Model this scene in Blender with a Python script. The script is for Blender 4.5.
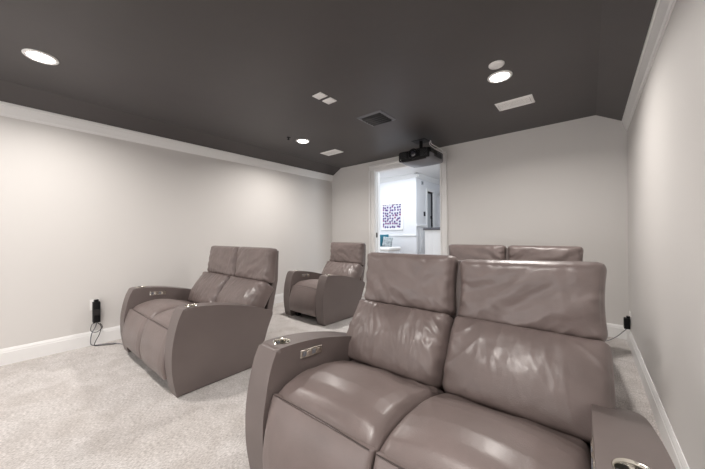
import bpy, bmesh, math, random
from mathutils import Vector, noise, Matrix
PI = math.pi
C = bpy.context.scene.collection
for o in list(bpy.data.objects): bpy.data.objects.remove(o)

# ------------------------------------------------------------------ camera, world, light, exposure
sc = bpy.context.scene
cam = bpy.data.cameras.new('camera'); cam_o = bpy.data.objects.new('camera', cam); C.objects.link(cam_o)
cam.sensor_fit = 'HORIZONTAL'; cam.sensor_width = 36.0; cam.lens = 284.8/705*36
cam.clip_start = 0.02
cam_o.matrix_world = (Matrix.Translation((0, 0, 1.22)) @ Matrix.Rotation(0.6926, 4, 'Z')
                      @ Matrix.Rotation(PI/2, 4, 'X') @ Matrix.Rotation(-0.0073, 4, 'Z'))
sc.camera = cam_o
sc.view_settings.view_transform = 'Standard'; sc.view_settings.look = 'None'
sc.view_settings.gamma = 1.0; sc.view_settings.use_curve_mapping = False
sc.view_settings.exposure = 0.04
w = bpy.data.worlds.new('daylight'); sc.world = w; w.use_nodes = True
w.node_tree.nodes['Background'].inputs[0].default_value = (0.88, 0.94, 1.0, 1)
w.node_tree.nodes['Background'].inputs[1].default_value = 1.5

def area_light(name, loc, rot, sx, sy, power, col, shape='RECTANGLE', parent=None, spread=PI):
    l = bpy.data.lights.new(name, 'AREA'); l.shape = shape; l.size = sx; l.size_y = sy
    l.energy = power; l.color = col; l.spread = spread
    o = bpy.data.objects.new(name, l); o.location = loc; o.rotation_euler = rot
    C.objects.link(o)
    if parent: o.parent = parent
    return o
CAN_W = 27.0          # each recessed lamp
WARM = (1.0, 0.95, 0.90)
# added area lamp standing in for cool daylight inside the closed hallway
area_light('hall_daylight_fill', (0.95, 5.45, 1.6), (0, PI/2, .35), 2.0, 1.4, 70, (0.82, 0.91, 1.0))
area_light('hall_ceiling_fill', (-3.2, 5.7, 2.77), (0, 0, 0), 3.0, 1.5, 52, (0.90, 0.95, 1.0))  # added overhead fill lamp; the hall ceiling is closed here
# added soft fill lamp at the front end of the room, behind the camera
area_light('front_fill', (-2.0, -3.2, .95), (PI/2+.55, 0, 0), 4.2, 1.5, 68, (0.97, 0.985, 1.0))

# ------------------------------------------------------------------ materials
def mat(name, col, rough=0.5, metal=0.0, bump=None, var=None, coat=0, emit=None, spec=None):
    m = bpy.data.materials.new(name); m.use_nodes = True
    nt = m.node_tree; b = nt.nodes['Principled BSDF']
    b.inputs['Base Color'].default_value = (*col, 1); b.inputs['Roughness'].default_value = rough
    b.inputs['Metallic'].default_value = metal
    if spec is not None: b.inputs['Specular IOR Level'].default_value = spec
    if coat: b.inputs['Coat Weight'].default_value = coat; b.inputs['Coat Roughness'].default_value = 0.25
    if emit: b.inputs['Emission Color'].default_value = (*emit[0], 1); b.inputs['Emission Strength'].default_value = emit[1]
    tc = nt.nodes.new('ShaderNodeTexCoord')
    if var:      # (scale, amount): slow mottling of the base colour
        n = nt.nodes.new('ShaderNodeTexNoise'); n.inputs['Scale'].default_value = var[0]; n.inputs['Detail'].default_value = 4
        nt.links.new(tc.outputs['Object'], n.inputs['Vector'])
        r = nt.nodes.new('ShaderNodeValToRGB'); a = var[1]
        r.color_ramp.elements[0].position = .3; r.color_ramp.elements[1].position = .7
        r.color_ramp.elements[0].color = (*[c*(1-a) for c in col], 1)
        r.color_ramp.elements[1].color = (*[min(1, c*(1+a)) for c in col], 1)
        nt.links.new(n.outputs['Fac'], r.inputs[0]); nt.links.new(r.outputs[0], b.inputs['Base Color'])
    if bump:     # (scale, strength, distance)
        n = nt.nodes.new('ShaderNodeTexNoise'); n.inputs['Scale'].default_value = bump[0]; n.inputs['Detail'].default_value = 5
        nt.links.new(tc.outputs['Object'], n.inputs['Vector'])
        bp = nt.nodes.new('ShaderNodeBump'); bp.inputs['Strength'].default_value = bump[1]; bp.inputs['Distance'].default_value = bump[2]
        nt.links.new(n.outputs['Fac'], bp.inputs['Height']); nt.links.new(bp.outputs[0], b.inputs['Normal'])
    return m
M = {}
M['wall'] = mat('wall_paint', (0.71, 0.69, 0.672), 0.62, bump=(60, .12, .002))
M['trim'] = mat('white_trim_paint', (0.86, 0.855, 0.85), 0.35)
M['ceiling'] = mat('charcoal_ceiling_paint', (0.066, 0.059, 0.059), 0.45, bump=(9, .08, .01), var=(1.2, .08))
M['white'] = mat('white_plastic', (0.90, 0.89, 0.88), 0.4)
M['hallwall'] = mat('hall_wall_paint', (0.78, 0.79, 0.82), 0.6)
M['halltrim'] = mat('hall_trim_paint', (0.84, 0.85, 0.86), 0.4)
M['wood'] = mat('hall_floor_wood', (0.25, 0.16, 0.10), 0.35, var=(6, .2))
M['black'] = mat('black_plastic', (0.006, 0.006, 0.007), 0.4, spec=.25)
M['darkmetal'] = mat('dark_grey_metal', (0.025, 0.025, 0.028), 0.45, 0.2)
M['greyplastic'] = mat('grey_plastic', (0.16, 0.16, 0.18), 0.38)
M['steel'] = mat('brushed_steel', (0.72, 0.69, 0.62), 0.22, 1.0)
M['lens'] = mat('lens_glass', (0.02, 0.02, 0.03), 0.05, coat=1)
M['lamp'] = mat('lamp_diffuser', (1, 1, 1), 0.4, emit=((1.0, .96, .9), 14))
M['base'] = mat('black_base_cloth', (0.015, 0.013, 0.013), 0.8)
M['cap'] = mat('grey_cap_rail', (0.10, 0.10, 0.115), 0.4)
M['teal'] = mat('teal_fabric', (0.02, 0.14, 0.20), 0.85, bump=(120, .3, .003))
M['greyfab'] = mat('pale_grey_fabric', (0.36, 0.40, 0.42), 0.9, bump=(120, .3, .003), var=(18, .4))
M['greydoor'] = mat('grey_door_paint', (0.42, 0.44, 0.47), 0.4)
M['chrome'] = mat('chrome', (0.8, 0.8, 0.8), 0.12, 1.0)

# leather: pebbled grain over slow mottling of the dye
def leather():
    m = mat('taupe_leather', (0.205, 0.165, 0.152), 0.33, coat=0.12, spec=.55)
    nt = m.node_tree; b = nt.nodes['Principled BSDF']; N = nt.nodes.new; L = nt.links.new
    tc = N('ShaderNodeTexCoord')
    n1 = N('ShaderNodeTexNoise'); n1.inputs['Scale'].default_value = 5; n1.inputs['Detail'].default_value = 5
    r = N('ShaderNodeValToRGB'); r.color_ramp.elements[0].position = .3; r.color_ramp.elements[1].position = .72
    r.color_ramp.elements[0].color = (0.152, 0.119, 0.112, 1); r.color_ramp.elements[1].color = (0.195, 0.153, 0.145, 1)
    L(tc.outputs['Object'], n1.inputs['Vector']); L(n1.outputs['Fac'], r.inputs[0]); L(r.outputs[0], b.inputs['Base Color'])
    v = N('ShaderNodeTexVoronoi'); v.inputs['Scale'].default_value = 260; v.feature = 'F1'
    n2 = N('ShaderNodeTexNoise'); n2.inputs['Scale'].default_value = 28; n2.inputs['Detail'].default_value = 8; n2.inputs['Roughness'].default_value = .6
    L(tc.outputs['Object'], v.inputs['Vector']); L(tc.outputs['Object'], n2.inputs['Vector'])
    mx = N('ShaderNodeMath'); mx.operation = 'MULTIPLY_ADD'; mx.inputs[1].default_value = .25
    L(v.outputs['Distance'], mx.inputs[0]); L(n2.outputs['Fac'], mx.inputs[2])
    bp = N('ShaderNodeBump'); bp.inputs['Strength'].default_value = .35; bp.inputs['Distance'].default_value = .003
    L(mx.outputs[0], bp.inputs['Height']); L(bp.outputs[0], b.inputs['Normal'])
    rr = N('ShaderNodeMapRange'); rr.inputs[3].default_value = .30; rr.inputs[4].default_value = .46
    L(n1.outputs['Fac'], rr.inputs[0]); L(rr.outputs[0], b.inputs['Roughness'])
    return m
M['leather'] = leather()
M['leather2'] = mat('taupe_leather_panel', (0.152, 0.124, 0.118), 0.42, bump=(240, .25, .0015), var=(3, .06))
M['seam'] = mat('dark_seam_thread', (0.06, 0.045, 0.042), 0.6)

def carpet():
    m = bpy.data.materials.new('beige_carpet'); m.use_nodes = True
    nt = m.node_tree; b = nt.nodes['Principled BSDF']; N = nt.nodes.new; L = nt.links.new
    b.inputs['Roughness'].default_value = .95; b.inputs['Specular IOR Level'].default_value = .15
    b.inputs['Sheen Weight'].default_value = .15
    tc = N('ShaderNodeTexCoord')
    fine = N('ShaderNodeTexNoise'); fine.inputs['Scale'].default_value = 130; fine.inputs['Detail'].default_value = 3; fine.inputs['Roughness'].default_value = .7
    mp = N('ShaderNodeMapping'); mp.inputs['Scale'].default_value = (1, .45, 1)
    L(tc.outputs['Object'], mp.inputs[0]); L(mp.outputs[0], fine.inputs['Vector'])
    mid = N('ShaderNodeTexNoise'); mid.inputs['Scale'].default_value = 7; mid.inputs['Detail'].default_value = 5; mid.inputs['Distortion'].default_value = .6
    L(tc.outputs['Object'], mid.inputs['Vector'])
    big = N('ShaderNodeTexNoise'); big.inputs['Scale'].default_value = 1.3; big.inputs['Detail'].default_value = 2
    L(tc.outputs['Object'], big.inputs['Vector'])
    r = N('ShaderNodeValToRGB'); e = r.color_ramp.elements
    e[0].position = .32; e[0].color = (0.40, 0.375, 0.36, 1); e[1].position = .64; e[1].color = (0.77, 0.735, 0.72, 1)
    L(fine.outputs['Fac'], r.inputs[0])
    r2 = N('ShaderNodeValToRGB'); e = r2.color_ramp.elements
    e[0].position = .35; e[0].color = (0.86, 0.85, 0.84, 1); e[1].position = .6; e[1].color = (1, 1, 1, 1)
    L(mid.outputs['Fac'], r2.inputs[0])
    r3 = N('ShaderNodeValToRGB'); e = r3.color_ramp.elements
    e[0].position = .45; e[0].color = (0.93, 0.92, 0.91, 1); e[1].position = .52; e[1].color = (1, 1, 1, 1)
    L(big.outputs['Fac'], r3.inputs[0])
    a = N('ShaderNodeMixRGB'); a.blend_type = 'MULTIPLY'; a.inputs[0].default_value = 1
    L(r.outputs[0], a.inputs[1]); L(r2.outputs[0], a.inputs[2])
    c = N('ShaderNodeMixRGB'); c.blend_type = 'MULTIPLY'; c.inputs[0].default_value = 1
    L(a.outputs[0], c.inputs[1]); L(r3.outputs[0], c.inputs[2]); L(c.outputs[0], b.inputs['Base Color'])
    bp = N('ShaderNodeBump'); bp.inputs['Strength'].default_value = .6; bp.inputs['Distance'].default_value = .008
    L(fine.outputs['Fac'], bp.inputs['Height']); L(bp.outputs[0], b.inputs['Normal'])
    return m
M['carpet'] = carpet()

def art_mat():
    m = bpy.data.materials.new('abstract_print'); m.use_nodes = True
    nt = m.node_tree; b = nt.nodes['Principled BSDF']; N = nt.nodes.new; L = nt.links.new
    b.inputs['Roughness'].default_value = .5
    tc = N('ShaderNodeTexCoord'); v = N('ShaderNodeTexVoronoi'); v.inputs['Scale'].default_value = 13; v.inputs['Randomness'].default_value = .55
    sp = N('ShaderNodeSeparateXYZ'); cb = N('ShaderNodeCombineXYZ'); L(tc.outputs['Object'], sp.inputs[0])
    L(sp.outputs[0], cb.inputs[0]); L(sp.outputs[2], cb.inputs[1]); v.voronoi_dimensions = '2D'; L(cb.outputs[0], v.inputs['Vector'])
    r = N('ShaderNodeValToRGB'); r.color_ramp.interpolation = 'CONSTANT'; e = r.color_ramp.elements
    e[0].color = (0, 0, 0, 1); e[1].position = .37; e[1].color = (1, 1, 1, 1)
    L(v.outputs['Distance'], r.inputs[0])
    h = N('ShaderNodeValToRGB'); e = h.color_ramp.elements
    e[0].color = (0.03, 0.03, 0.16, 1); e[1].color = (0.28, 0.03, 0.14, 1); e.new(.5).color = (0.10, 0.06, 0.22, 1)
    L(v.outputs['Color'], h.inputs[0])
    x = N('ShaderNodeMixRGB'); L(r.outputs[0], x.inputs[0]); L(h.outputs[0], x.inputs[1]); x.inputs[2].default_value = (0.66, 0.66, 0.72, 1)
    L(x.outputs[0], b.inputs['Base Color'])
    return m
M['art'] = art_mat()

# ------------------------------------------------------------------ mesh helpers
def link_bm(name, bm, m, parent=None, smooth=False, loc=(0, 0, 0), rot=(0, 0, 0), angle=None):
    bmesh.ops.recalc_face_normals(bm, faces=bm.faces)
    me = bpy.data.meshes.new(name); bm.to_mesh(me); bm.free()
    for mm in (m if isinstance(m, (list, tuple)) else [m]): me.materials.append(mm)
    if smooth:
        for p in me.polygons: p.use_smooth = True
        if angle: me.set_sharp_from_angle(angle=math.radians(angle))
    o = bpy.data.objects.new(name, me); C.objects.link(o); o.location = loc; o.rotation_euler = rot
    if parent: o.parent = parent
    return o
def bx(bm, x0, x1, y0, y1, z0, z1, bev=0, seg=2):
    r = bmesh.ops.create_cube(bm, size=1)
    for v in r['verts']:
        v.co = Vector(((x0+x1)/2+v.co.x*(x1-x0), (y0+y1)/2+v.co.y*(y1-y0), (z0+z1)/2+v.co.z*(z1-z0)))
    if bev:
        es = list({e for v in r['verts'] for e in v.link_edges})
        bmesh.ops.bevel(bm, geom=es, offset=bev, segments=seg, affect='EDGES', profile=.5)
def box(name, x0, x1, y0, y1, z0, z1, m, parent=None, bev=0, seg=2):
    bm = bmesh.new(); bx(bm, x0, x1, y0, y1, z0, z1, bev, seg)
    return link_bm(name, bm, m, parent, smooth=bev > 0, angle=40 if bev else None)
def lathe(bm, prof, n=40, c=(0, 0, 0), M4=None):
    rings = []
    for r, z in prof:
        ring = []
        for i in range(n):
            a = 2*PI*i/n; p = Vector((r*math.cos(a), r*math.sin(a), z))
            if M4: p = M4 @ p
            ring.append(bm.verts.new(p+Vector(c)))
        rings.append(ring)
    for a, b in zip(rings, rings[1:]):
        for i in range(n): bm.faces.new((a[i], a[(i+1) % n], b[(i+1) % n], b[i]))
    for ring, z in ((rings[0], 0), (rings[-1], 1)):
        bm.faces.new(ring)
def catmull(pts, n=8, closed=False):
    P = [Vector(p) for p in pts]; out = []
    m = len(P); rng = range(m if closed else m-1)
    for i in rng:
        g = (lambda k: P[k % m]) if closed else (lambda k: P[max(0, min(m-1, k))])
        a, b, c, d = g(i-1), g(i), g(i+1), g(i+2)
        for k in range(n):
            t = k/n
            out.append(0.5*((2*b)+(c-a)*t+(2*a-5*b+4*c-d)*t*t+(3*b-a-3*c+d)*t**3))
    if not closed: out.append(P[-1])
    return out
def tube(bm, pts, r, n=8):
    P = [Vector(p) for p in pts]; rings = []; up = Vector((0, 0, 1))
    prev = None
    for i, p in enumerate(P):
        d = (P[min(i+1, len(P)-1)]-P[max(i-1, 0)]).normalized()
        if prev is None:
            a = d.cross(up if abs(d.z) < .9 else Vector((1, 0, 0))).normalized()
        else:
            a = (prev-d*prev.dot(d)).normalized()
        prev = a; b = d.cross(a)
        rings.append([bm.verts.new(p+(a*math.cos(2*PI*k/n)+b*math.sin(2*PI*k/n))*r) for k in range(n)])
    for a, b in zip(rings, rings[1:]):
        for i in range(n): bm.faces.new((a[i], a[(i+1) % n], b[(i+1) % n], b[i]))
    bm.faces.new(rings[0]); bm.faces.new(rings[-1])
def tag(o, label, cat, group=None):
    o['label'] = label; o['category'] = cat
    if group: o['group'] = group
    return o
def thing(name, label, cat, loc=(0, 0, 0), rz=0, group=None):
    o = bpy.data.objects.new(name, None); C.objects.link(o); o.location = loc; o.rotation_euler = (0, 0, rz)
    o.empty_display_size = .1
    return tag(o, label, cat, group)
def struct(o): o['kind'] = 'structure'; return o
def poly_prism(bm, pts2, axis, a0, a1):
    """pts2 closed outline in the two remaining axes, extruded along axis ('x' or 'y')"""
    def P(p, a): return Vector((a, p[0], p[1])) if axis == 'x' else Vector((p[0], a, p[1]))
    A = [bm.verts.new(P(p, a0)) for p in pts2]; B = [bm.verts.new(P(p, a1)) for p in pts2]
    n = len(pts2)
    for i in range(n): bm.faces.new((A[i], A[(i+1) % n], B[(i+1) % n], B[i]))
    bm.faces.new(A); bm.faces.new(B)

# rounded box whose lattice is dense enough to be bent and wrinkled
def softbox(h, r, n, deform):
    bm = bmesh.new(); vs = {}
    nx, ny, nz = n
    def V(i, j, k):
        key = (i, j, k)
        if key not in vs:
            u, v, q = 2*i/nx-1, 2*j/ny-1, 2*k/nz-1
            P = Vector((u*h[0], v*h[1], q*h[2]))
            Q = Vector([max(-(h[a]-r[a]), min(h[a]-r[a], P[a])) for a in range(3)])
            D = Vector([(P[a]-Q[a])/r[a] for a in range(3)])
            if D.length > 1e-6: D.normalize()
            P = Vector([Q[a]+D[a]*r[a] for a in range(3)])
            vs[key] = bm.verts.new(deform(P, u, v, q))
        return vs[key]
    for i in range(nx):
        for j in range(ny):
            for k in (0, nz): bm.faces.new((V(i, j, k), V(i+1, j, k), V(i+1, j+1, k), V(i, j+1, k)))
    for i in range(nx):
        for k in range(nz):
            for j in (0, ny): bm.faces.new((V(i, j, k), V(i+1, j, k), V(i+1, j, k+1), V(i, j, k+1)))
    for j in range(ny):
        for k in range(nz):
            for i in (0, nx): bm.faces.new((V(i, j, k), V(i, j+1, k), V(i, j+1, k+1), V(i, j, k+1)))
    return bm
def ridge(x, y, seed, sharp=2.2):
    n = noise.noise(Vector((x, y, seed)))
    return (1-min(1, abs(n)*2.4))**sharp
def nz_(x, y, s): return noise.noise(Vector((x, y, s)))
def interp(x, t):
    if x <= t[0][0]: return t[0][1]
    for (a, p), (b, q) in zip(t, t[1:]):
        if x <= b:
            k = (x-a)/(b-a); return p+(q-p)*k
    return t[-1][1]
def sstep(a, b, x):
    t = max(0, min(1, (x-a)/(b-a))); return t*t*(3-2*t)

# ------------------------------------------------------------------ room
XL, XR, YB, YF = -4.304, 0.343, 4.494, -3.3
ZC, ZS, ZF = 2.377, 2.476, 2.629        # crown foot, spring of the slope, flat ceiling
SL = 0.272
DX0, DX1, DZ = -3.16, -1.85, 2.44       # doorway
T = 0.136
o = box('floor', XL-.1, XR+.1, YF-.1, YB+T, -.1, 0, M['carpet']); struct(o)
struct(box('wall_left', XL-.12, XL, YF-.1, YB+T, 0, 2.8, M['wall']))
struct(box('wall_right', XR, XR+.12, YF-.1, YB+T, 0, 2.8, M['wall']))
struct(box('wall_front', XL, XR, YF-.12, YF, 0, 2.8, M['wall']))
bm = bmesh.new()
bx(bm, XL, DX0, YB, YB+T, 0, 2.75); bx(bm, DX1, XR, YB, YB+T, 0, 2.75); bx(bm, DX0, DX1, YB, YB+T, DZ, 2.75)
struct(link_bm('wall_back', bm, M['wall']))
bm = bmesh.new()   # charcoal tray: two slopes and the flat
poly_prism(bm, [(XL, ZS), (XL+SL, ZF), (XR-SL, ZF), (XR, ZS), (XR, 2.9), (XL, 2.9)], 'y', YF, YB)
struct(link_bm('ceiling', bm, M['ceiling']))
# crown moulding along the two long walls
def crown(sign, x):
    pr = [(0, ZC), (.007, ZC), (.010, ZC+.012), (.017, ZC+.020), (.021, ZC+.034), (.029, ZC+.060), (.037, ZC+.082), (.039, ZC+.096), (.046, ZC+.099), (.046, ZC+.128), (0, ZC+.105)]
    return [(x+sign*a, b) for a, b in pr]
bm = bmesh.new(); poly_prism(bm, crown(1, XL), 'y', YF, YB); struct(link_bm('trim_1', bm, M['trim']))
bm = bmesh.new(); poly_prism(bm, crown(-1, XR), 'y', YF, YB); struct(link_bm('trim_2', bm, M['trim']))
BB = [(0, 0), (.018, 0), (.018, .118), (.014, .124), (.014, .134), (.009, .146), (.004, .156), (0, .156)]
bm = bmesh.new(); poly_prism(bm, [(XL+a, b) for a, b in BB], 'y', YF, YB); struct(link_bm('baseboard_left', bm, M['trim']))
bm = bmesh.new(); poly_prism(bm, [(XR-a, b) for a, b in BB], 'y', YF, YB); struct(link_bm('baseboard_right', bm, M['trim']))
bm = bmesh.new()
poly_prism(bm, [(YB-a, b) for a, b in BB], 'x', XL, DX0-.13); poly_prism(bm, [(YB-a, b) for a, b in BB], 'x', DX1+.11, XR)
struct(link_bm('baseboard_back', bm, M['trim']))
# door casing and jamb
def casing_bar(bm, kind, a, b, c0, wd, y):
    """stepped profile; kind v: vertical bar, inner edge at c0, growing by sign of wd"""
    s = 1 if wd > 0 else -1; W = abs(wd)
    for (p0, p1, t) in ((0, .014, .020), (.014, .020, .008), (.020, W*.70, .014), (W*.70, W*.76, .024), (W*.76, W, .036)):
        q0, q1 = sorted((c0+s*p0, c0+s*p1))
        if kind == 'v': bx(bm, q0, q1, y-t, y, a, b, .002, 1)
        else: bx(bm, a, b, y-t, y, q0, q1, .002, 1)
bm = bmesh.new()
casing_bar(bm, 'v', 0, DZ, DX0, -.12, YB); casing_bar(bm, 'v', 0, DZ, DX1, .105, YB)
casing_bar(bm, 'h', DX0-.12, DX1+.105, DZ, .10, YB)
struct(link_bm('trim_3', bm, M['trim'], smooth=True, angle=30))
bm = bmesh.new()
bx(bm, DX0, DX0+.018, YB, YB+T, 0, DZ); bx(bm, DX1-.018, DX1, YB, YB+T, 0, DZ); bx(bm, DX0+.018, DX1-.018, YB, YB+T, DZ-.018, DZ)
bx(bm, DX0+.018, DX0+.032, YB+.045, YB+.085, 0, DZ-.018); bx(bm, DX1-.032, DX1-.018, YB+.045, YB+.085, 0, DZ-.018)
jamb = struct(link_bm('trim_4', bm, M['trim']))
st = box('strike_plate', DX0+.018, DX0+.022, YB+.004, YB+.04, 1.16, 1.25, M['darkmetal'], jamb)

# ------------------------------------------------------------------ hallway beyond the doorway
HX, HY, HZ = -3.47, 6.8, 2.80
struct(box('floor', -7.0, 1.2, YB+T, 10.2, -.1, 0, M['wood']))
struct(box('ceiling', -7.0, 1.2, YB+T, 10.2, HZ, HZ+.1, M['halltrim']))
struct(box('wall_hall_far', -7.0, HX, HY, HY+.12, 0, HZ, M['hallwall']))
bm = bmesh.new()    # side wall past the corner, with a door and a window opening
d0, d1, w0, w1 = 7.45, 7.86, 8.16, 8.95
bx(bm, HX-.12, HX, HY+.12, d0, 0, HZ); bx(bm, HX-.12, HX, d1, w0, 0, HZ); bx(bm, HX-.12, HX, w1, 10.2, 0, HZ)
bx(bm, HX-.12, HX, d0, d1, 2.42, HZ); bx(bm, HX-.12, HX, w0, w1, 2.42, HZ); bx(bm, HX-.12, HX, w0, w1, 0, .7)
struct(link_bm('wall_hall_side', bm, M['hallwall']))
struct(box('wall_hall_end', -7.0, 1.2, 10.2, 10.3, 0, HZ, M['hallwall']))
struct(box('wall_hall_right', 1.2, 1.3, YB+T, 10.2, 0, HZ, M['hallwall']))
struct(box('wall_hall_left', -7.1, -7.0, YB+T, 6.8, 0, HZ, M['hallwall']))
bm = bmesh.new()
poly_prism(bm, [(HY, HZ-.1), (HY-.02, HZ-.1), (HY-.09, HZ-.02), (HY-.09, HZ), (HY, HZ)], 'x', -7.0, HX+.09)
poly_prism(bm, [(HX, HZ-.1), (HX+.02, HZ-.1), (HX+.09, HZ-.02), (HX+.09, HZ), (HX, HZ)], 'y', HY-.09, 10.2)
struct(link_bm('trim_5', bm, M['halltrim']))
bm = bmesh.new()    # chair rail and wainscot
bx(bm, -7.0, HX, HY-.025, HY, 1.17, 1.21, .004); bx(bm, -7.0, HX+.02, HY-.015, HY, 0, .15)
bx(bm, HX, HX+.03, HY-.0, d0-.07, 1.42, 1.47, .004)
for a, b in ((HY+.03, HY+.25), (HY+.32, d0-.1)):
    bx(bm, HX, HX+.012, a, a+.02, .25, 1.36); bx(bm, HX, HX+.012, b-.02, b, .25, 1.36)
    bx(bm, HX, HX+.012, a, b, 1.34, 1.36); bx(bm, HX, HX+.012, a, b, .25, .27)
struct(link_bm('trim_6', bm, M['halltrim']))
# door in the side wall
dr = box('door_1', HX-.10, HX-.06, d0+.02, d1-.02, 0.01, 2.38, M['greydoor']); struct(dr)
bm = bmesh.new()
bx(bm, HX-.11, HX-.02, d0, d0+.02, 0, 2.42); bx(bm, HX-.11, HX-.02, d1-.02, d1, 0, 2.42); bx(bm, HX-.11, HX-.02, d0+.02, d1-.02, 2.385, 2.42)
link_bm('door_frame', bm, M['darkmetal'], dr)
bm = bmesh.new(); bx(bm, HX-.06, HX-.03, d1-.06, d1-.04, 1.66, 1.74); link_bm('door_hinge', bm, M['black'], dr)
bm = bmesh.new()
bx(bm, HX, HX+.02, d0-.07, d0, 0, 2.49); bx(bm, HX, HX+.02, d1, d1+.07, 0, 2.49); bx(bm, HX, HX+.02, d0, d1, 2.42, 2.49)
struct(link_bm('trim_7', bm, M['halltrim']))
wn = bmesh.new()
bx(wn, HX-.08, HX-.04, w0, w0+.04, .7, 2.42); bx(wn, HX-.08, HX-.04, w1-.04, w1, .7, 2.42)
bx(wn, HX-.08, HX-.04, w0+.04, w1-.04, .7, .74); bx(wn, HX-.08, HX-.04, w0+.04, w1-.04, 2.38, 2.42)
struct(link_bm('window_1', wn, M['halltrim']))
# stair guard wall with its grey cap
g = thing('guard_wall', 'white panelled half wall with a grey cap, seen through the doorway', 'half wall', (-2.85, 6.0, 0))
bm = bmesh.new(); bx(bm, 0, 3.2, 0, .11, 0, 1.305)
for i in range(14): bx(bm, .03+i*.16, .05+i*.16, -.008, 0, .16, 1.29)
bx(bm, 0, 3.2, -.014, 0, 0, .14)
link_bm('panel', bm, M['halltrim'], g)
box('cap_rail', -.03, 3.2, -.03, .14, 1.305, 1.365, M['cap'], g, .006)
# picture
p = thing('framed_picture', 'white-framed abstract print of dark blue and purple blots, seen through the doorway', 'picture', (-4.205, HY-.001, 1.715))
bm = bmesh.new()
a, b, f_ = .345, .375, .045
bx(bm, -a, a, -.03, 0, b-f_, b, .003); bx(bm, -a, a, -.03, 0, -b, -b+f_, .003); bx(bm, -a, -a+f_, -.03, 0, -b+f_, b-f_, .003); bx(bm, a-f_, a, -.03, 0, -b+f_, b-f_, .003)
link_bm('frame', bm, M['white'], p)
box('print', -a+f_, a-f_, -.012, -.004, -b+f_, b-f_, M['art'], p)
# bench with cushions against the far wall
bn = thing('white_bench', 'tall white bench holding two cushions, seen low through the doorway', 'bench', (-4.45, 6.35, 0))
box('body', -.6, .58, -.3, .3, .06, .80, M['halltrim'], bn, .01); box('top', -.62, .61, -.32, .32, .80, .885, M['white'], bn, .03, 4)
box('plinth', -.56, .54, -.26, .26, 0, .06, M['halltrim'], bn)
def pillow(name, m, loc, rot, hw, hh, th, label, seed):
    def d(P, u, v, q):
        k = max(0, (1-u*u))**.45*max(0, (1-v*v))**.45
        s = 1-.10*(abs(u)**2)*(1-abs(v)) - .0
        return Vector((P.x*(1-.06*(1-v*v)*abs(u)), P.z*(.15+.85*k)+.004*nz_(P.x*14, P.y*14, seed), P.y*(1-.06*(1-u*u)*abs(v))))
    bm = softbox((hw, hh, th), (.02, .02, .02), (16, 16, 4), d)
    o = link_bm(name, bm, m, None, True, loc, rot); tag(o, label, 'cushion', None)
pillow('throw_pillow', M['teal'], (-4.23, 6.42, 1.056), (-.15, .0, 1.1), .16, .165, .06, 'teal blue cushion standing on the white bench beyond the doorway', 1)
pillow('throw_pillow', M['greyfab'], (-4.06, 6.33, 1.025), (-.28, .12, .5), .13, .13, .05, 'pale grey patterned cushion leaning beside the teal one beyond the doorway', 5)
t = thing('thermostat', 'small black wall control on the white hall wall, seen through the doorway', 'thermostat', (HX, 7.27, 1.77))
box('case', 0, .02, -.04, .04, -.06, .06, M['black'], t, .004); box('screen', .02, .022, -.028, .028, -.02, .045, M['lens'], t)
t = thing('door_chime', 'small grey square box high on the hall wall, seen through the doorway', 'chime', (HX, 7.15, 2.60))
box('case', 0, .02, -.045, .045, -.05, .05, M['greydoor'], t, .004); box('grille', .02, .024, -.03, .03, -.03, .03, M['greyplastic'], t)

# ------------------------------------------------------------------ ceiling fittings
def recessed(x, y, label):
    t = thing('recessed_light', label, 'ceiling light', (x, y, ZF), 0, 'recessed ceiling lights')
    bm = bmesh.new()
    n = 48; prof = [(.100, 0.0), (.100, -.004), (.096, -.008), (.080, -.009), (.076, -.004), (.076, 0.0)]
    rings = [[bm.verts.new((r*math.cos(2*PI*i/n), r*math.sin(2*PI*i/n), z)) for i in range(n)] for r, z in prof]
    for a, b in zip(rings, rings[1:]):
        for i in range(n): bm.faces.new((a[i], a[(i+1) % n], b[(i+1) % n], b[i]))
    link_bm('trim_ring', bm, M['white'], t, True)
    bm = bmesh.new(); lathe(bm, [(.0755, -.001), (.0755, -.005), (.05, -.0065), (.002, -.007)], 40)
    link_bm('diffuser', bm, M['lamp'], t, True)
    area_light('lamp', (0, 0, -.012), (0, 0, 0), .15, .15, CAN_W, WARM, 'DISK', t, spread=2.7)
recessed(-3.295, .165, 'round recessed light near the left wall at the front, leftmost of three')
recessed(-3.295, 2.82, 'round recessed light farther back beside a small white vent, middle of three')
recessed(-.608, 2.82, 'round recessed light next to the smoke detector, right of the projector')
for fx, sd in ((-3.295, 'left'), (-.608, 'right')): recessed(fx, -2.49, 'added unseen recessed light near the front end of the '+sd+' wall, behind the camera')  # unseen pair added to lift the room light and leather highlights
recessed(-.608, .165, 'round recessed light over the front loveseat, out of view above the camera')
t = thing('smoke_detector', 'small round white smoke detector on the charcoal ceiling beside the right light', 'smoke detector', (-.585, 2.60, ZF))
bm = bmesh.new(); lathe(bm, [(.06, 0), (.06, -.006), (.055, -.012), (.03, -.014), (.002, -.015)], 32); link_bm('body', bm, M['white'], t, True)
bm = bmesh.new(); lathe(bm, [(.012, -.0135), (.012, -.016), (.002, -.017)], 16); link_bm('test_button', bm, M['trim'], t, True)
t = thing('fire_sprinkler', 'tiny dark sprinkler head on the ceiling beside the middle light', 'sprinkler', (-3.333, 2.584, ZF))
bm = bmesh.new(); lathe(bm, [(.03, 0), (.03, -.004), (.02, -.007), (.002, -.008)], 20); link_bm('escutcheon', bm, M['darkmetal'], t, True)
bm = bmesh.new(); lathe(bm, [(.009, -.007), (.009, -.03), (.022, -.032), (.022, -.035), (.002, -.036)], 16); link_bm('head', bm, M['black'], t, True)
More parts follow.
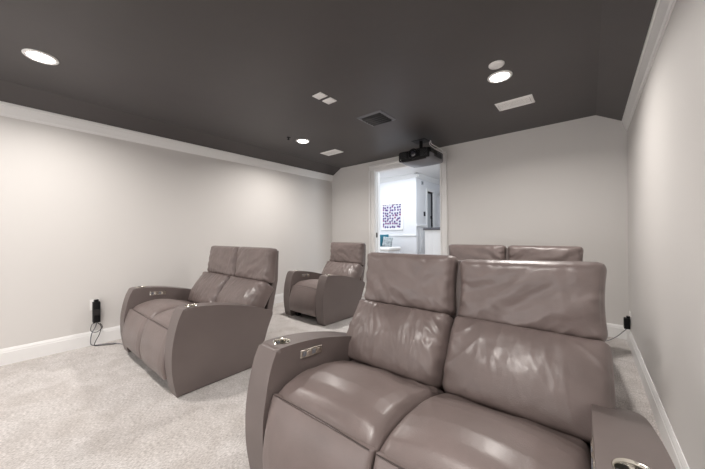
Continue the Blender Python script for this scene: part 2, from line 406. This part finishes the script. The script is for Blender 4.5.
for yy, lb in ((2.015, 'small blank white square plate on the ceiling, left one of the pair'), (2.155, 'small blank white square plate on the ceiling, right one of the pair')):
    t = thing('ceiling_plate', lb, 'cover plate', (-2.088, yy, ZF), 0, 'blank ceiling plates')
    box('plate', -.062, .062, -.05, .05, -.008, 0, M['white'], t, .003)
    for sx in (-.035, .035):
        bm = bmesh.new(); lathe(bm, [(.004, -.0078), (.004, -.0092), (.001, -.0095)], 10, (sx, 0, 0)); link_bm('screw', bm, M['trim'], t)
def white_vent(x0, x1, y0, y1, label, rz=0):
    cx, cy = (x0+x1)/2, (y0+y1)/2; a, b = (x1-x0)/2, (y1-y0)/2
    t = thing('ceiling_vent', label, 'vent', (cx, cy, ZF), rz, 'white ceiling vents')
    bm = bmesh.new(); fr = .028
    # raised picture-frame border with sloped outer edge
    def ring(s0, z0_, s1, z1_):
        A = [bm.verts.new((sx*(a-s0), sy*(b-s0), z0_)) for sx, sy in ((-1, -1), (1, -1), (1, 1), (-1, 1))]
        B = [bm.verts.new((sx*(a-s1), sy*(b-s1), z1_)) for sx, sy in ((-1, -1), (1, -1), (1, 1), (-1, 1))]
        for i in range(4): bm.faces.new((A[i], A[(i+1) % 4], B[(i+1) % 4], B[i]))
    ring(0, 0, .004, -.006); ring(.004, -.006, fr-.004, -.014); ring(fr-.004, -.014, fr, 0)
    link_bm('frame', bm, M['white'], t)
    bm = bmesh.new(); n = 9
    for i in range(n):
        y = -b+fr+(i+.5)*(2*b-2*fr)/n; hw = (2*b-2*fr)/n*.55
        r = bmesh.ops.create_cube(bm, size=1)
        for v in r['verts']:
            v.co = Vector((v.co.x*2*(a-fr), v.co.y*2*hw, v.co.z*.0015)); v.co.z += v.co.y*.12
            v.co += Vector((0, y, -.009))
    link_bm('slats', bm, M['white'], t)
white_vent(-3.565, -3.205, 3.43, 3.645, 'white rectangular vent on the ceiling beside the middle light')
white_vent(-.785, -.435, 3.385, 3.61, 'white rectangular vent on the ceiling beyond the right light')
# black square register
t = thing('air_register', 'black square ceiling register with curved blades, between plates and projector', 'vent', (-1.98, 2.86, ZF))
bm = bmesh.new(); a = .175
for s0, z0, s1, z1 in ((0, 0, .004, -.008), (.004, -.008, .034, -.012), (.034, -.012, .038, .0)):
    A = [bm.verts.new((sx*(a-s0), sy*(a-s0), z0)) for sx, sy in ((-1, -1), (1, -1), (1, 1), (-1, 1))]
    B = [bm.verts.new((sx*(a-s1), sy*(a-s1), z1)) for sx, sy in ((-1, -1), (1, -1), (1, 1), (-1, 1))]
    for i in range(4): bm.faces.new((A[i], A[(i+1) % 4], B[(i+1) % 4], B[i]))
link_bm('frame', bm, M['greyplastic'], t)
box('backing', -.138, .138, -.138, .138, -.0035, -.001, M['black'], t)
for i in range(5):
    y = -.115+i*.052; bm = bmesh.new(); P0 = []
    for k in range(6):
        f = k/5; P0.append((y+.042*f, -.004-.020*math.sin(f*PI/2)))
    for p, q in zip(P0, P0[1:]):
        vs = [bm.verts.new((x, yy, zz)) for x, (yy, zz) in ((-.136, p), (.136, p), (.136, q), (-.136, q))]; bm.faces.new(vs)
    bmesh.ops.remove_doubles(bm, verts=bm.verts, dist=1e-5); bmesh.ops.solidify(bm, geom=bm.faces, thickness=.0012)
    link_bm('blade', bm, M['darkmetal'], t, True)
# projector hanging from its mount
t = thing('projector', 'large black and grey projector hung from the ceiling in front of the doorway', 'projector', (-1.955, 4.0, ZF))
def pj(P, u, v, q):   # belly: underside swells, rear narrows a little
    z = P.z - (.035*(1-u*u)*(1-v*v) if q < 0 else 0) * (1 if q <= -.5 else -q)
    return Vector((P.x, P.y, z-.255))
bm = softbox((.255, .25, .075), (.03, .035, .022), (16, 16, 6), pj)
body = link_bm('body', bm, [M['greyplastic'], M['black']], t, True)
for pl in body.data.polygons:
    c_, n_ = pl.center, pl.normal
    if n_.y < -.45 or n_.z > .35 or (c_.z > -.255 and abs(n_.x) > .4 and c_.y < 0): pl.material_index = 1
bm = bmesh.new(); Mx = Matrix.Rotation(PI/2, 4, 'X')
lathe(bm, [(.075, 0), (.075, .02), (.068, .028), (.055, .026), (.05, .008), (.002, .006)], 36, (.0, -.246, -.245), Mx)
link_bm('lens_barrel', bm, M['black'], t, True, angle=40)
bm = bmesh.new(); lathe(bm, [(.05, .008), (.045, .016), (.03, .021), (.002, .024)], 30, (.0, -.246, -.245), Mx); link_bm('lens', bm, M['lens'], t, True)
for s in (-1, 1):
    bm = bmesh.new()
    for i in range(7): bx(bm, s*.165-.055, s*.165+.055, -.257, -.247, -.295+i*.014, -.289+i*.014)
    link_bm('air_grille', bm, M['darkmetal'], t)
bm = bmesh.new()
for i in range(9): bx(bm, .252, .258, -.10+i*.03, -.085+i*.03, -.29, -.215)
link_bm('side_vent', bm, M['black'], t)
bm = bmesh.new(); lathe(bm, [(.009, 0), (.009, .004), (.002, .005)], 12, (-.205, -.252, -.30), Mx); link_bm('indicator', bm, M['chrome'], t)
bm = bmesh.new()
bx(bm, -.11, .11, -.10, .10, -.006, 0, .002); bx(bm, -.13, .13, -.02, .02, -.175, -.155); bx(bm, -.02, .02, -.13, .13, -.155, -.14)
lathe(bm, [(.026, -.006), (.026, -.15)], 20)
for sx in (-.11, .11):
    for sy in (-.11, .11): lathe(bm, [(.007, -.135), (.007, -.19)], 10, (sx, sy, 0)); 
bx(bm, -.13, .13, -.125, -.095, -.15, -.138); bx(bm, -.13, .13, .095, .125, -.15, -.138)
link_bm('mount_bracket', bm, M['black'], t)
bm = bmesh.new()
tube(bm, catmull([(.13, .06, -.001), (.14, .06, -.05), (.20, .10, -.10), (.24, .20, -.13), (.25, .27, -.2), (.2, .255, -.24)], 8), .006)
tube(bm, catmull([(.10, .08, -.001), (.11, .09, -.06), (.17, .17, -.12), (.2, .27, -.16), (.14, .255, -.24)], 8), .005)
link_bm('cable', bm, M['white'], t, True)

# ------------------------------------------------------------------ recliners
ARM_H = [(-.040, 0), (-.058, .08), (-.074, .20), (-.074, .35), (-.056, .475), (-.028, .582), (-.004, .636), (.006, .654)]
ARM_T = [(.022, .661), (.10, .659), (.25, .643), (.41, .611), (.61, .556), (.80, .482)]
ARM_R = [(.813, .462), (.754, .335), (.685, .19), (.600, .0)]
def arm_profile():
    a = catmull([(p[0], p[1], 0) for p in ARM_H], 5)
    b = catmull([(p[0], p[1], 0) for p in ARM_T], 6)
    c = catmull([(p[0], p[1], 0) for p in ARM_R], 5)
    return [(v.x, v.y) for v in a+b+c]
AW = .150
def build_arm(parent, xc, inner_sign, cup=True):
    """xc = arm centre; inner_sign = +1 when the seat is on the +x side"""
    pr = arm_profile(); bm = bmesh.new(); n = len(pr)
    nx = 6
    cols = []
    for k in range(nx+1):
        x = xc-AW/2+AW*k/nx
        cols.append([bm.verts.new((x, p[0], p[1])) for p in pr])
    for a, b in zip(cols, cols[1:]):
        for i in range(n): bm.faces.new((a[i], a[(i+1) % n], b[(i+1) % n], b[i]))
    f0 = bm.faces.new(cols[0]); f1 = bm.faces.new(cols[-1])
    rim = [e for e in set(list(f0.edges)+list(f1.edges))]
    bmesh.ops.bevel(bm, geom=rim, offset=.022, segments=5, affect='EDGES', profile=.6)
    arm = link_bm('armrest', bm, M['leather2'], parent, True, angle=50)
    if cup:
        # bore the cup well, then keep only the bored mesh
        cb = bmesh.new(); lathe(cb, [(.043, .58), (.043, .70)], 32, (xc, .09, 0)); cut = link_bm('cutter', cb, M['leather2'], parent)
        md = arm.modifiers.new('bore', 'BOOLEAN'); md.object = cut; md.operation = 'DIFFERENCE'; md.solver = 'EXACT'
        dg = bpy.context.evaluated_depsgraph_get(); me = bpy.data.meshes.new_from_object(arm.evaluated_get(dg))
        arm.modifiers.clear(); arm.data = me; bpy.data.objects.remove(cut)
        for p_ in me.polygons: p_.use_smooth = True
        me.set_sharp_from_angle(angle=math.radians(45))
        cb = bmesh.new(); nn = 36
        prof = [(.0425, .650), (.045, .6600), (.0455, .6630), (.0435, .6645), (.0395, .6620), (.0385, .655), (.038, .605), (.035, .590), (.002, .589)]
        rings = [[cb.verts.new((xc+r*math.cos(2*PI*i/nn), .09+r*math.sin(2*PI*i/nn), z-.0*(1))) for i in range(nn)] for r, z in prof]
        for a, b in zip(rings, rings[1:]):
            for i in range(nn): cb.faces.new((a[i], a[(i+1) % nn], b[(i+1) % nn], b[i]))
        cb.faces.new(rings[-1])
        ch = link_bm('cup_holder', cb, M['steel'], arm, True, angle=50)
        for i in range(5):      # springy fingers inside the well
            gb = bmesh.new(); bx(gb, .026, .0375, -.006, .006, .60, .652, .002, 1)
            gb.transform(Matrix.Translation((xc, .09, 0)) @ Matrix.Rotation(2*PI*i/5+.5, 4, 'Z')); link_bm('grip', gb, M['chrome'] if i % 2 else M['greyplastic'], ch)
        # power panel on the inner face
        xi = xc+inner_sign*AW/2; s = inner_sign
        pan = bmesh.new(); bx(pan, 0, .155, -.021, .021, -.002, .003, .0015, 1)
        R4 = Matrix.Translation((xi, .155, .588)) @ Matrix.Rotation(math.radians(-5), 4, 'X') @ Matrix(((0, 0, s, 0), (1, 0, 0, 0), (0, 1, 0, 0), (0, 0, 0, 1)))
        pan.transform(R4); po = link_bm('control_panel', pan, M['steel'], arm)
        for i in range(4):
            b2 = bmesh.new(); bx(b2, .012+i*.034, .036+i*.034, -.012, .012, .003, .006, .001, 1); b2.transform(R4)
            link_bm('button', b2, M['greyplastic'] if i % 2 == 0 else M['steel'], po)
    # piping along both edges of the top band and front
    for sx in (-1, 1):
        b3 = bmesh.new()
        cc = Vector((.3, .3, 0)); q = [Vector((xc+sx*(AW/2-.0035), p[0], p[1])) for p in pr[:-15]]
        off = []
        for i, v in enumerate(q):
            d = (q[min(i+1, len(q)-1)]-q[max(i-1, 0)]).normalized(); nn = Vector((0, -d.z, d.y))
            off.append(v-nn*.0042)
        off = [v for i, v in enumerate(off) if i < len(off)]
        tube(b3, off, .0022, 6); link_bm('piping', b3, M['leather2'], arm, True)
    return arm

def seat_cushion(parent, xc, hw, seed):
    def d(P, u, v, q):
        # v: -1 front .. 1 rear ; q: top=+1
        y = .315+P.y
        top = interp(y, ((-.05, .421), (.03, .436), (.10, .449), (.17, .453), (.31, .438), (.45, .405), (.62, .352), (.70, .335)))
        up = max(0, q)
        crown_ = .046*(1-abs(u)**2.4)*(1-max(0, -v)**4*.7)*(1-.8*sstep(-.2, .75, v))
        z = top+P.z+crown_*(.3+.7*up)
        # leading edge rolls over towards the front panel
        z -= .022*sstep(-.78, -1.0, v)*up
        if q > 0:
            ed = abs(u)
            wr = .0045*ridge(P.x*7+nz_(P.x*3, P.y*3, seed)*1.5, P.y*2.2, seed)*sstep(.3, .95, ed)
            wr += .011*ridge(P.x*3.0, P.y*9+P.x*3*(1 if u > 0 else -1), seed+3, 1.8)*sstep(.0, .7, v)*up+.003*nz_(P.x*16, P.y*7, seed+5)*sstep(.2, .9, ed)
            wr += .006*nz_(P.x*4, P.y*4, seed+9)
            wr += .0035*math.sin(P.x*70+3*nz_(P.x*6, 0, seed))*sstep(.72, .98, v)
            z += wr*up*(1-.6*sstep(-.6, -.95, v))
        return Vector((xc+P.x, y, z))
    bm = softbox((hw, .342, .05), (.045, .034, .040), (64, 70, 8), d)
    return link_bm('seat', bm, M['leather'], parent, True)
def foot_panel(parent, xc, hw, seed):
    P0 = catmull([(-.003, .460, 0), (-.032, .385, 0), (-.056, .29, 0), (-.066, .19, 0), (-.052, .10, 0)], 10)
    def d(P, u, v, q):
        t = (v+1)/2*(len(P0)-1); i = min(int(t), len(P0)-2); p = P0[i].lerp(P0[i+1], t-i)
        dr_ = (P0[i+1]-P0[i]).normalized(); nrm = Vector((-(-dr_.y), -dr_.x*-1, 0)); nrm = Vector((dr_.y, -dr_.x, 0))
        w_ = P.z
        if q > 0: w_ += q*(.014*(1-u**4)*(1-v*v) + .004*nz_(P.x*5, P.y*5, seed)
                    + .0035*ridge(P.x*9, P.y*1.5, seed+2)*sstep(.5, .95, abs(u)))
        # v end rounding uses P.y shrink already in box
        extra = (P.y/.18-v)*.18
        return Vector((xc+P.x, p.x+nrm.x*w_+dr_.x*extra, p.y+nrm.y*w_+dr_.y*extra))
    bm = softbox((hw, .18, .024), (.02, .010, .016), (44, 40, 4), d)
    o = link_bm('footrest_panel', bm, M['leather'], parent, True)
    b = bmesh.new(); tube(b, [(xc-hw+.012+k*(2*hw-.024)/12, -.0285-.003*math.sin(PI*k/12), .466+.010*math.sin(PI*k/12)) for k in range(13)], .0022, 6)
    link_bm('seam', b, M['seam'], o, True)
    return o
def curve_box(name, parent, xc, hw, hl, ht, path, rad, n, seed, fn, m='leather'):
    P0 = catmull([(a, b, 0) for a, b in path], 10)
    def d(P, u, v, q):
        s = (P.y/hl+1)/2
        t = max(0, min(1, s))*(len(P0)-1); i = min(int(t), len(P0)-2); p = P0[i].lerp(P0[i+1], t-i)
        dr_ = (P0[i+1]-P0[i]).normalized(); nrm = Vector((-dr_.y, dr_.x, 0))
        du, w_ = fn(P, u, v, q)
        return Vector((xc+P.x+du, p.x+nrm.x*(P.z+w_), p.y+nrm.y*(P.z+w_)))
    bm = softbox((hw, hl, ht), rad, n, d)
    return link_bm(name, bm, M[m], parent, True)
def headrest(parent, xc, hw, seed, k=1.0):
    sgn = 1 if (seed % 2) else -1
    def fn(P, u, v, q):
        du = -P.x*.05*max(0, 1-v*v)*abs(u)**3
        w_ = 0
        if q > -.5:
            f = max(0, q)
            w_ = f*(.020*(1-u**4)*(1-abs(v)**2.5))
            # long diagonal pulls, then gathers near the side seams and the lower edge
            a = .5*sgn
            X, Y = P.x+P.y*a, P.y-P.x*a
            wp = nz_(P.x*4, P.y*4, seed+4)*.25
            w_ += f*.020*nz_(X*2.6+wp*.6, Y*10+wp*2, seed)*(1-.5*v*v)*sstep(-1, -.5, -abs(u)+.3)
            w_ += f*.008*nz_((X+wp*.4)*13, Y*5, seed+7)*sstep(.1, .9, abs(u))+f*.0045*ridge(X*7+wp*2, Y*15, seed+17, 1.8)*(.3+.7*sstep(0, .9, -v))
            w_ += f*.004*math.sin(P.x*85+5*nz_(P.x*8, P.y*2, seed))*sstep(.55, .93, -v)*(.5+.5*nz_(P.x*5, 0, seed+2))
            w_ += f*.0035*math.sin(P.y*95+4*nz_(P.y*8, 0, seed))*sstep(.72, .96, abs(u))
            w_ += f*.005*nz_(P.x*7, P.y*7, seed+11)
            w_ += f*.0022*nz_(P.x*22, P.y*22, seed+12)
        return du, w_
    return curve_box('headrest', parent, xc, hw, .17, .062, [(.850, .728), (.867, .85), (.884, .97), (.895, 1.088)], (.060, .056, .050), (92, 50, 8), seed, fn)
def back_cushion(parent, xc, hw, seed, k=1.0):
    def fn(P, u, v, q):
        du = P.x*.02*(1-v*v)*abs(u)**2; w_ = 0
        if q > -.5:
            f = max(0, q)
            w_ = f*(.066*(1-abs(u)**3.5)*(1-((v+.35)/1.35)**2 if v > -.35 else 1-((v+.35)/.65)**4*.7))
            wp = nz_(P.x*5, P.y*3, seed+4)*.10
            g = sstep(.15, .95, v)
            # vertical gathers hanging from the upper seam
            w_ += k*f*.008*ridge((P.x+wp*.35)*11, P.y*2.6+seed, seed+1, 2.2)*(.45+.55*g)*sstep(-1.0, -.2, v)+k*f*.004*ridge((P.x+P.y*.3)*22+wp*3, P.y*7, seed+21, 2)
            w_ += f*.009*ridge((P.x*.8+P.y*.9*(1 if u > 0 else -1)+wp)*8, P.y*3-P.x*2, seed+5, 2.6)*sstep(.35, .9, abs(u))
            w_ += f*.004*math.sin(P.y*80+4*nz_(P.y*8, 0, seed))*sstep(.75, .97, abs(u))
            w_ += f*.006*nz_(P.x*6, P.y*6, seed+11)
            w_ += f*.0022*nz_(P.x*20, P.y*20, seed+12)
        return du, w_
    return curve_box('backrest', parent, xc, hw, .215, .080, [(.640, .385), (.690, .50), (.763, .62), (.838, .725)], (.045, .05, .055), (86, 60, 8), seed, fn)

def recliner(name, label, cat, loc, rz, seats, seed, group=None):
    t = thing(name, label, cat, loc, rz, group)
    sw = .590; W = sw*seats; BW = W+.166
    build_arm(t, -W/2-AW/2, 1); build_arm(t, W/2+AW/2, -1)
    for i in range(seats):
        xc = -W/2+sw*(i+.5)
        seat_cushion(t, xc, sw/2-.001, seed*7+i*3.3)
        foot_panel(t, xc, sw/2-.004, seed*5+i)
        bxc = -BW/2+BW/seats*(i+.5)-(.010 if seed == 1 else 0)
        hl = headrest(t, bxc, BW/seats/2-.003, seed*2+i*1)
        if seats == 2 and i == 1 and seed == 1:      # this one has sagged a little towards the middle
            for v_ in hl.data.vertices: v_.co.z -= .020*max(0, min(1, 1-(v_.co.x/(BW/2))))
        back_cushion(t, bxc, BW/seats/2-.004, seed*3+i*2.7, .4 if i else 1.0)
    # rear shell behind the cushions
    bm = bmesh.new()
    out = [(.700, .20), (.800, .45), (.880, .75), (.915, 1.055), (.955, 1.058), (.940, .75), (.862, .42), (.760, .12), (.70, .12)]
    bo = -.010 if seed == 1 else 0
    poly_prism(bm, out, 'x', -BW/2+.028+bo, BW/2-.028+bo)
    bmesh.ops.bevel(bm, geom=list(bm.edges), offset=.008, segments=3, affect='EDGES', profile=.6)
    link_bm('rear_shell', bm, M['leather2'], t, True, angle=40)
    # base chassis and feet
    bm = bmesh.new(); bx(bm, -W/2+.02, W/2-.02, .06, .62, .05, .38); link_bm('base', bm, M['base'], t)
    for sx in (-1, 1):
        for yy in (.02, .56):
            b = bmesh.new(); x = sx*(W/2-.045); bx(b, x-.03, x+.03, yy, yy+.06, 0, .06, .004); link_bm('foot', b, M['black'], t)
    return t
recliner('loveseat_recliner', 'large two-seat taupe leather recliner sofa nearest the camera, beside the right wall', 'sofa', (-.580, .8286, 0), .0106, 2, 1, 'taupe leather theatre loveseats')
recliner('loveseat_recliner', 'two-seat taupe leather recliner sofa near the left wall, seen whole', 'sofa', (-3.1225, .834, 0), .008, 2, 4, 'taupe leather theatre loveseats')
recliner('loveseat_recliner', 'rear two-seat taupe leather recliner sofa, only its headrests showing behind the nearest sofa', 'sofa', (-.7148, 2.652, 0), -.0156, 2, 6, 'taupe leather theatre loveseats')
recliner('recliner_armchair', 'single-seat taupe leather recliner chair in the back row by the left wall', 'armchair', (-3.1518, 2.7359, 0), -.0354, 1, 9)

# ------------------------------------------------------------------ outlets, adapters and cords
t = thing('wall_outlet', 'white outlet plate half hidden by a black adapter on the left wall', 'outlet', (XL, .612, .45))
box('cover_plate', 0, .006, -.04, .04, -.06, .06, M['white'], t, .002)
t = thing('power_adapter', 'tall black power adapter plugged into the outlet on the left wall', 'adapter', (XL+.006, .622, .375))
box('body', 0, .06, -.032, .032, -.12, .11, M['black'], t, .006)
box('plug', .005, .045, -.02, .02, .11, .135, M['black'], t, .004); box('socket_block', .01, .07, -.026, .026, -.04, .03, M['base'], t, .004)
bm = bmesh.new()
tube(bm, catmull([(XL+.04, .625, .25), (XL+.04, .61, .20), (XL+.05, .58, .14), (XL+.045, .57, .05), (XL+.055, .585, .012), (XL+.09, .66, .008), (XL+.15, .75, .008), (XL+.30, .82, .006), (XL+.40, .84, .006)], 10), .0045)
link_bm('cord', bm, M['greyplastic'], t, True, loc=-t.location)
bm = bmesh.new()
tube(bm, catmull([(XL+.05, .63, .25), (XL+.05, .66, .20), (XL+.07, .64, .12), (XL+.06, .61, .05), (XL+.075, .60, .009), (XL+.12, .64, .009), (XL+.18, .72, .009), (XL+.19, .77, .009)], 10), .0035)
tube(bm, catmull([(XL+.035, .615, .25), (XL+.03, .585, .235), (XL+.04, .575, .17), (XL+.06, .62, .15), (XL+.05, .67, .19), (XL+.05, .65, .24)], 10), .003)
link_bm('cord', bm, M['black'], t, True, loc=-t.location)
t = thing('wall_outlet', 'white outlet plate above the baseboard on the right wall by the corner', 'outlet', (XR, 4.30, .30))
box('cover_plate', -.006, 0, -.04, .04, -.06, .06, M['white'], t, .002)
t = thing('power_adapter', 'small black power adapter on the right wall by the corner', 'adapter', (XR-.006, 4.27, .245))
box('body', -.05, 0, -.035, .035, -.065, .05, M['black'], t, .005); box('plug', -.03, 0, -.02, .02, .05, .07, M['black'], t, .003)
bm = bmesh.new()
tube(bm, catmull([(XR-.03, 4.27, .18), (XR-.06, 4.27, .14), (XR-.12, 4.26, .07), (XR-.20, 4.22, .02), (XR-.32, 4.1, .01), (XR-.5, 3.8, .01), (XR-.62, 3.55, .03)], 10), .004)
link_bm('cord', bm, M['greyplastic'], t, True, loc=-t.location)
